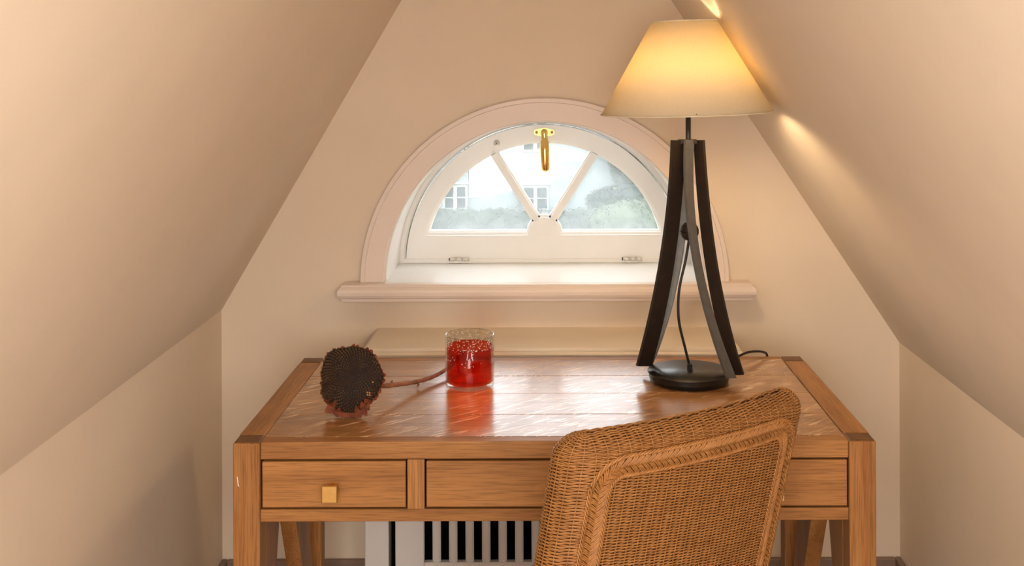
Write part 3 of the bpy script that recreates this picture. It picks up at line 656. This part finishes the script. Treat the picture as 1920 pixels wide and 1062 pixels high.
def rearp(x, z):                                     # rear surface of the back
    dx = max(0, abs(x)-(W-T)); dz = max(0, z-(ZT-T)); rho = min(.98, math.hypot(dx, dz)/T)
    return np.array([x, -T*math.sqrt(1-rho*rho)+sag(x)+recl(z), z])
BX, BZ, BR = .194, .852, .040
flatpath = [(-BX, ZB0)]
flatpath = [(-BX, z) for z in np.linspace(ZB0, BZ-BR, 90)]+[(-BX+BR-BR*math.cos(a), BZ-BR+BR*math.sin(a)) for a in np.linspace(.05, PI/2, 16)]
flatpath += [(x, BZ) for x in np.linspace(-BX+BR, BX-BR, 70)[1:]]+[(BX-BR+BR*math.sin(a), BZ-BR+BR*math.cos(a)) for a in np.linspace(.05, PI/2, 16)]+[(BX, z) for z in np.linspace(BZ-BR, ZB0, 90)[1:]]
fp = np.array(flatpath); sl = np.concatenate([[0], np.cumsum(np.linalg.norm(np.diff(fp, axis=0), axis=1))]); LT = sl[-1]
def bp(s, q, h):                                     # braid frame: along s, q inwards, h proud of the surface
    s = min(max(s, 0), LT-1e-4); x, z = np.interp(s, sl, fp[:, 0]), np.interp(s, sl, fp[:, 1])
    x2, z2 = np.interp(min(s+.002, LT), sl, fp[:, 0]), np.interp(min(s+.002, LT), sl, fp[:, 1]); x1, z1 = np.interp(max(s-.002, 0), sl, fp[:, 0]), np.interp(max(s-.002, 0), sl, fp[:, 1])
    t = np.array([x2-x1, z2-z1]); t /= np.linalg.norm(t)+1e-9; inn = np.array([t[1], -t[0]])
    p = rearp(x+inn[0]*q, z+inn[1]*q); return p+h*np.array([0, -.966, -.26*0+.15])
braid = TB(); bh = .0125
for s in np.arange(0, LT-.03, .0105):                 # groups of three strands, plaited into a V
    for g in range(3):
        j = random.uniform(-.0003, .0003)+g*.0029
        braid.tube([bp(s+j, .0012, .0022), bp(s+j+.0045, -.004, .0046), bp(s+j+.010, -.010, .0044), bp(s+j+.0125, -.0132, .0022)], .00145, 5)
        j += .0052
        braid.tube([bp(s+j, -.0012, .0026), bp(s+j+.0045, .004, .0052), bp(s+j+.010, .010, .0050), bp(s+j+.0125, .0132, .0026)], .00145, 5)
o = link('herringbone_braid', braid.build(), M['wicker'], chair); o['kind'] = 'stuff'
rope = TB()
for q0, rr0 in ((-.0165, .0028), (.0162, .0026)):
    for ph in (0, 2*PI/3, 4*PI/3):
        ss = np.arange(0, LT, .0025); rope.tube([bp(s, q0+rr0*.75*math.cos(ph+s*260), .003+rr0*.75*math.sin(ph+s*260)) for s in ss], .0019, 5)
o = link('twisted_edging', rope.build(), M['wicker'], chair); o['kind'] = 'stuff'
# seat, apron and legs under the desk edge
def rr_path(hw, y0, y1, r, n=6):
    c = [(hw-r, y0+r, -PI/2), (hw-r, y1-r, 0), (-hw+r, y1-r, PI/2), (-hw+r, y0+r, PI)]
    return [(a+r*math.cos(g+PI/2*i/n), b_+r*math.sin(g+PI/2*i/n)) for a, b_, g in c for i in range(n+1)]
def dens(p, step=.012):
    p = np.array(p+[p[0]]); d = np.concatenate([[0], np.cumsum(np.linalg.norm(np.diff(p, axis=0), axis=1))]); k = int(d[-1]/step)//2*2
    s = np.arange(k)*d[-1]/k; return np.stack([np.interp(s, d, p[:, 0]), np.interp(s, d, p[:, 1])], -1)
sp2 = dens(rr_path(.245, -.045, .42, .05)); ap = TB()
for k_, z in enumerate(np.arange(.30, .432, .0045)):
    cen = sp2.mean(0); dirn = (sp2-cen)/np.linalg.norm(sp2-cen, axis=1)[:, None]
    w_ = .0016*np.cos(PI*np.arange(len(sp2))+PI*k_)
    ap.tube(np.concatenate([sp2+dirn*w_[:, None], np.full((len(sp2), 1), z)], 1), .0023, 5, closed=True)
o = link('woven_apron', ap.build(), M['wicker'], chair); o['kind'] = 'stuff'
st_ = TB()
for i, y in enumerate(np.arange(-.035, .412, .006)):
    hw = .236 if .01 < y < .37 else .205
    xs = np.linspace(-hw, hw, 44); st_.tube([(x, y, .440+.0018*((-1)**(int((x+hw)/.022)+i))) for x in xs], .0030, 5)
o = link('woven_seat', st_.build(), M['wicker'], chair); o['kind'] = 'stuff'
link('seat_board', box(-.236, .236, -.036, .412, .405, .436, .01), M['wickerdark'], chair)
for xs in (-1, 1):
    for yy_, dy in ((-.015, -.05), (.385, .02)):
        link('leg', TB().tube([(xs*.215, yy_, .42), (xs*.218, yy_+dy*.4, .22), (xs*.224, yy_+dy, .0)], [.021, .019, .016], 14).build(), M['wicker'], chair)

# ------------------------------------------------------------------ outdoors, seen through the panes
GZ = -5.2
o = link('ground', box(-60, 60, 5.5, 140, GZ-.2, GZ), M['lawn']); o['kind'] = 'structure'; o['label'] = 'green lawn below the window'; o['category'] = 'ground'
house = empty('white_house', (-1.0, 46, GZ)); tag(house, 'white rendered house with casement windows seen through the panes', 'house')
HY0 = 43.0; k48 = HY0/F
def hX(x): return (x-CX)*k48
def hZ(y): return CZ-(y-HY)*k48
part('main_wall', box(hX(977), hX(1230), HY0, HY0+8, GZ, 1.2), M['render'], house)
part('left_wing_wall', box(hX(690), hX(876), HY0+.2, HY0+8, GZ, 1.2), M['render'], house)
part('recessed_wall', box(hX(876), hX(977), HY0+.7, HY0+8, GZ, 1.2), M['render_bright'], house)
part('porch_roof', hexa([(hX(876), HY0+.35, GZ), (hX(977), HY0+.35, GZ), (hX(977), HY0+.69, GZ), (hX(876), HY0+.69, GZ), (hX(876), HY0+.35, hZ(377)), (hX(977), HY0+.35, hZ(361)), (hX(977), HY0+.69, hZ(359)), (hX(876), HY0+.69, hZ(375))]), M['render'], house)
part('thatched_roof', hexa([(hX(690), HY0-.5, 1.2), (hX(1230), HY0-.5, 1.2), (hX(1230), HY0+8.5, 1.2), (hX(690), HY0+8.5, 1.2), (hX(720), HY0+3.9, 5.4), (hX(1200), HY0+3.9, 5.4), (hX(1200), HY0+4.1, 5.4), (hX(720), HY0+4.1, 5.4)]), M['thatch'], house)
def hwin(xa, xb, yt, yb, yoff):
    Y = HY0+yoff; a, b_ = hX(xa), hX(xb); zt, zb = hZ(yt), hZ(yb)
    fr_ = part('window', prism_xz([(a, zb), (b_, zb), (b_, zt), (a, zt)], [[(a+.08, zb+.08), ((a+b_)/2-.07, zb+.08), ((a+b_)/2-.07, zt-.08), (a+.08, zt-.08)], [((a+b_)/2+.07, zb+.08), (b_-.08, zb+.08), (b_-.08, zt-.08), ((a+b_)/2+.07, zt-.08)]], Y-.06, Y-.001), M['housetrim'], house)
    for l, r_ in ((a+.08, (a+b_)/2-.07), ((a+b_)/2+.07, b_-.08)):
        h_ = (zt-zb-.16)
        for i in range(3): part('pane', box(l, r_, Y-.03, Y-.02, zb+.08+h_*i/3+.02, zb+.08+h_*(i+1)/3-.02), M['housepane'], fr_)
        for i in (1, 2): part('glazing_bar', box(l, r_, Y-.045, Y-.012, zb+.08+h_*i/3-.02, zb+.08+h_*i/3+.02), M['housetrim'], fr_)
    part('drip_mould', box(a-.08, b_+.08, Y-.12, Y-.001, zt+.03, zt+.09), M['housepane'] if False else M['housetrim'], fr_)
hwin(978, 1028, 348, 416, 0); hwin(829, 879-4, 347, 416, .2); hwin(978, 1028, 217, 285, 0); hwin(829, 875, 217, 285, .2)
def foliage(name, blobs, m, label, cat, nleaf, ls, trunk=None, base=None):
    root = empty(name, base); tag(root, label, cat)
    bm = bmesh.new()
    for (x, y, z, rx, ry, rz) in blobs: bmesh.ops.create_icosphere(bm, subdivisions=4, radius=1.0, matrix=Matrix.Translation((x, y, z)) @ Matrix.Diagonal((rx, ry, rz, 1)))
    from mathutils import noise as nz
    for v_ in bm.verts:
        d = nz.noise(v_.co*2.1)*.22+nz.noise(v_.co*6.3)*.12; v_.co += v_.normal*d
    me = bpy.data.meshes.new('fol'); bm.to_mesh(me); bm.free()
    part('crown', me, m, root, True)
    vv = []; ff = []; tot = sum(b_[3]*b_[5] for b_ in blobs)
    for (x, y, z, rx, ry, rz) in blobs:
        for i in range(int(nleaf*rx*rz/tot)):
            d = rng.normal(size=3); d /= np.linalg.norm(d); c_ = np.array([x, y, z])+d*np.array([rx, ry, rz])*rng.uniform(.97, 1.16)
            a_ = rng.normal(size=3); a_ /= np.linalg.norm(a_); b2 = np.cross(a_, rng.normal(size=3)); b2 /= np.linalg.norm(b2)+1e-9; q = len(vv)
            vv += [c_-a_*ls, c_+b2*ls*.5, c_+a_*ls, c_-b2*ls*.5]; ff.append((q, q+1, q+2, q+3))
    o_ = part('leaves', mesh(vv, ff), m, root); o_['kind'] = 'stuff'
    if trunk is not None: part('trunk', TB().tube(trunk, [.16, .12, .06][:len(trunk)], 8).build(), M['bark'], root)
    return root
hy = 38.95
hb_ = [(x, hy+random.uniform(-.1, .1), -4.45+random.uniform(-.05, .05), .75, .5, .92) for x in np.arange(-6.5, 4.6, .55)]
foliage('clipped_hedge', hb_, M['hedge'], 'grey green hedge in front of the white house', 'hedge', 9000, .05, base=(-1, hy, GZ))
def fX(x, Y): return (x-CX)*Y/F
def fZ(y, Y): return CZ-(y-HY)*Y/F
Y1 = 36.6; foliage('round_bush', [(fX(1160, Y1), Y1, fZ(425, Y1), 1.0, .9, .82), (fX(1205, Y1), Y1+.2, fZ(420, Y1), .75, .8, .75), (fX(1235, Y1), Y1+.3, fZ(420, Y1), .8, .8, .8)], M['bush'], 'rounded light green bush in front of the hedge', 'bush', 4000, .05, base=(fX(1165, Y1), Y1, GZ), trunk=[(fX(1175, Y1), Y1, GZ), (fX(1175, Y1), Y1, -4.5)])
Y2 = 39.0; foliage('dark_shrub', [(fX(1135, Y2), Y2+1.5, fZ(388, Y2), .60, .45, .42), (fX(1165, Y2), Y2+1.5, fZ(382, Y2), .7, .45, .45), (fX(1200, Y2), Y2+1.5, fZ(385, Y2), .6, .45, .6)], M['bushdark'], 'dark green shrub behind the round light green bush', 'shrub', 3000, .05, base=(fX(1165, Y2), Y2+1.5, GZ), trunk=[(fX(1165, Y2), Y2+1.5, GZ), (fX(1165, Y2), Y2+1.5, -3.9)])
Y3 = 42.25; foliage('bare_tree', [(fX(1186, Y3), Y3, fZ(325, Y3), .78, .5, .62), (fX(1172, Y3), Y3, fZ(296, Y3), .62, .5, .6), (fX(1210, Y3), Y3, fZ(340, Y3), .9, .5, .7), (fX(1190, Y3), Y3, fZ(262, Y3), .9, .5, .8)], M['thatch'], 'hazy grey brown tree beside the white house', 'tree', 4000, .05, base=(fX(1200, Y3), Y3, GZ), trunk=[(fX(1200, Y3), Y3, GZ), (fX(1197, Y3), Y3, -3), (fX(1193, Y3), Y3, -1.5)])
Y3 = 41.35; foliage('straw_grass_clump', [(fX(1165, Y3), Y3, fZ(364, Y3), .5, .13, .16), (fX(1165, Y3), Y3, fZ(395, Y3), .45, .12, .6)], M['yellow'], 'straw yellow grass clump above the dark shrub', 'grass', 700, .05, base=(fX(1165, Y3), Y3, GZ))
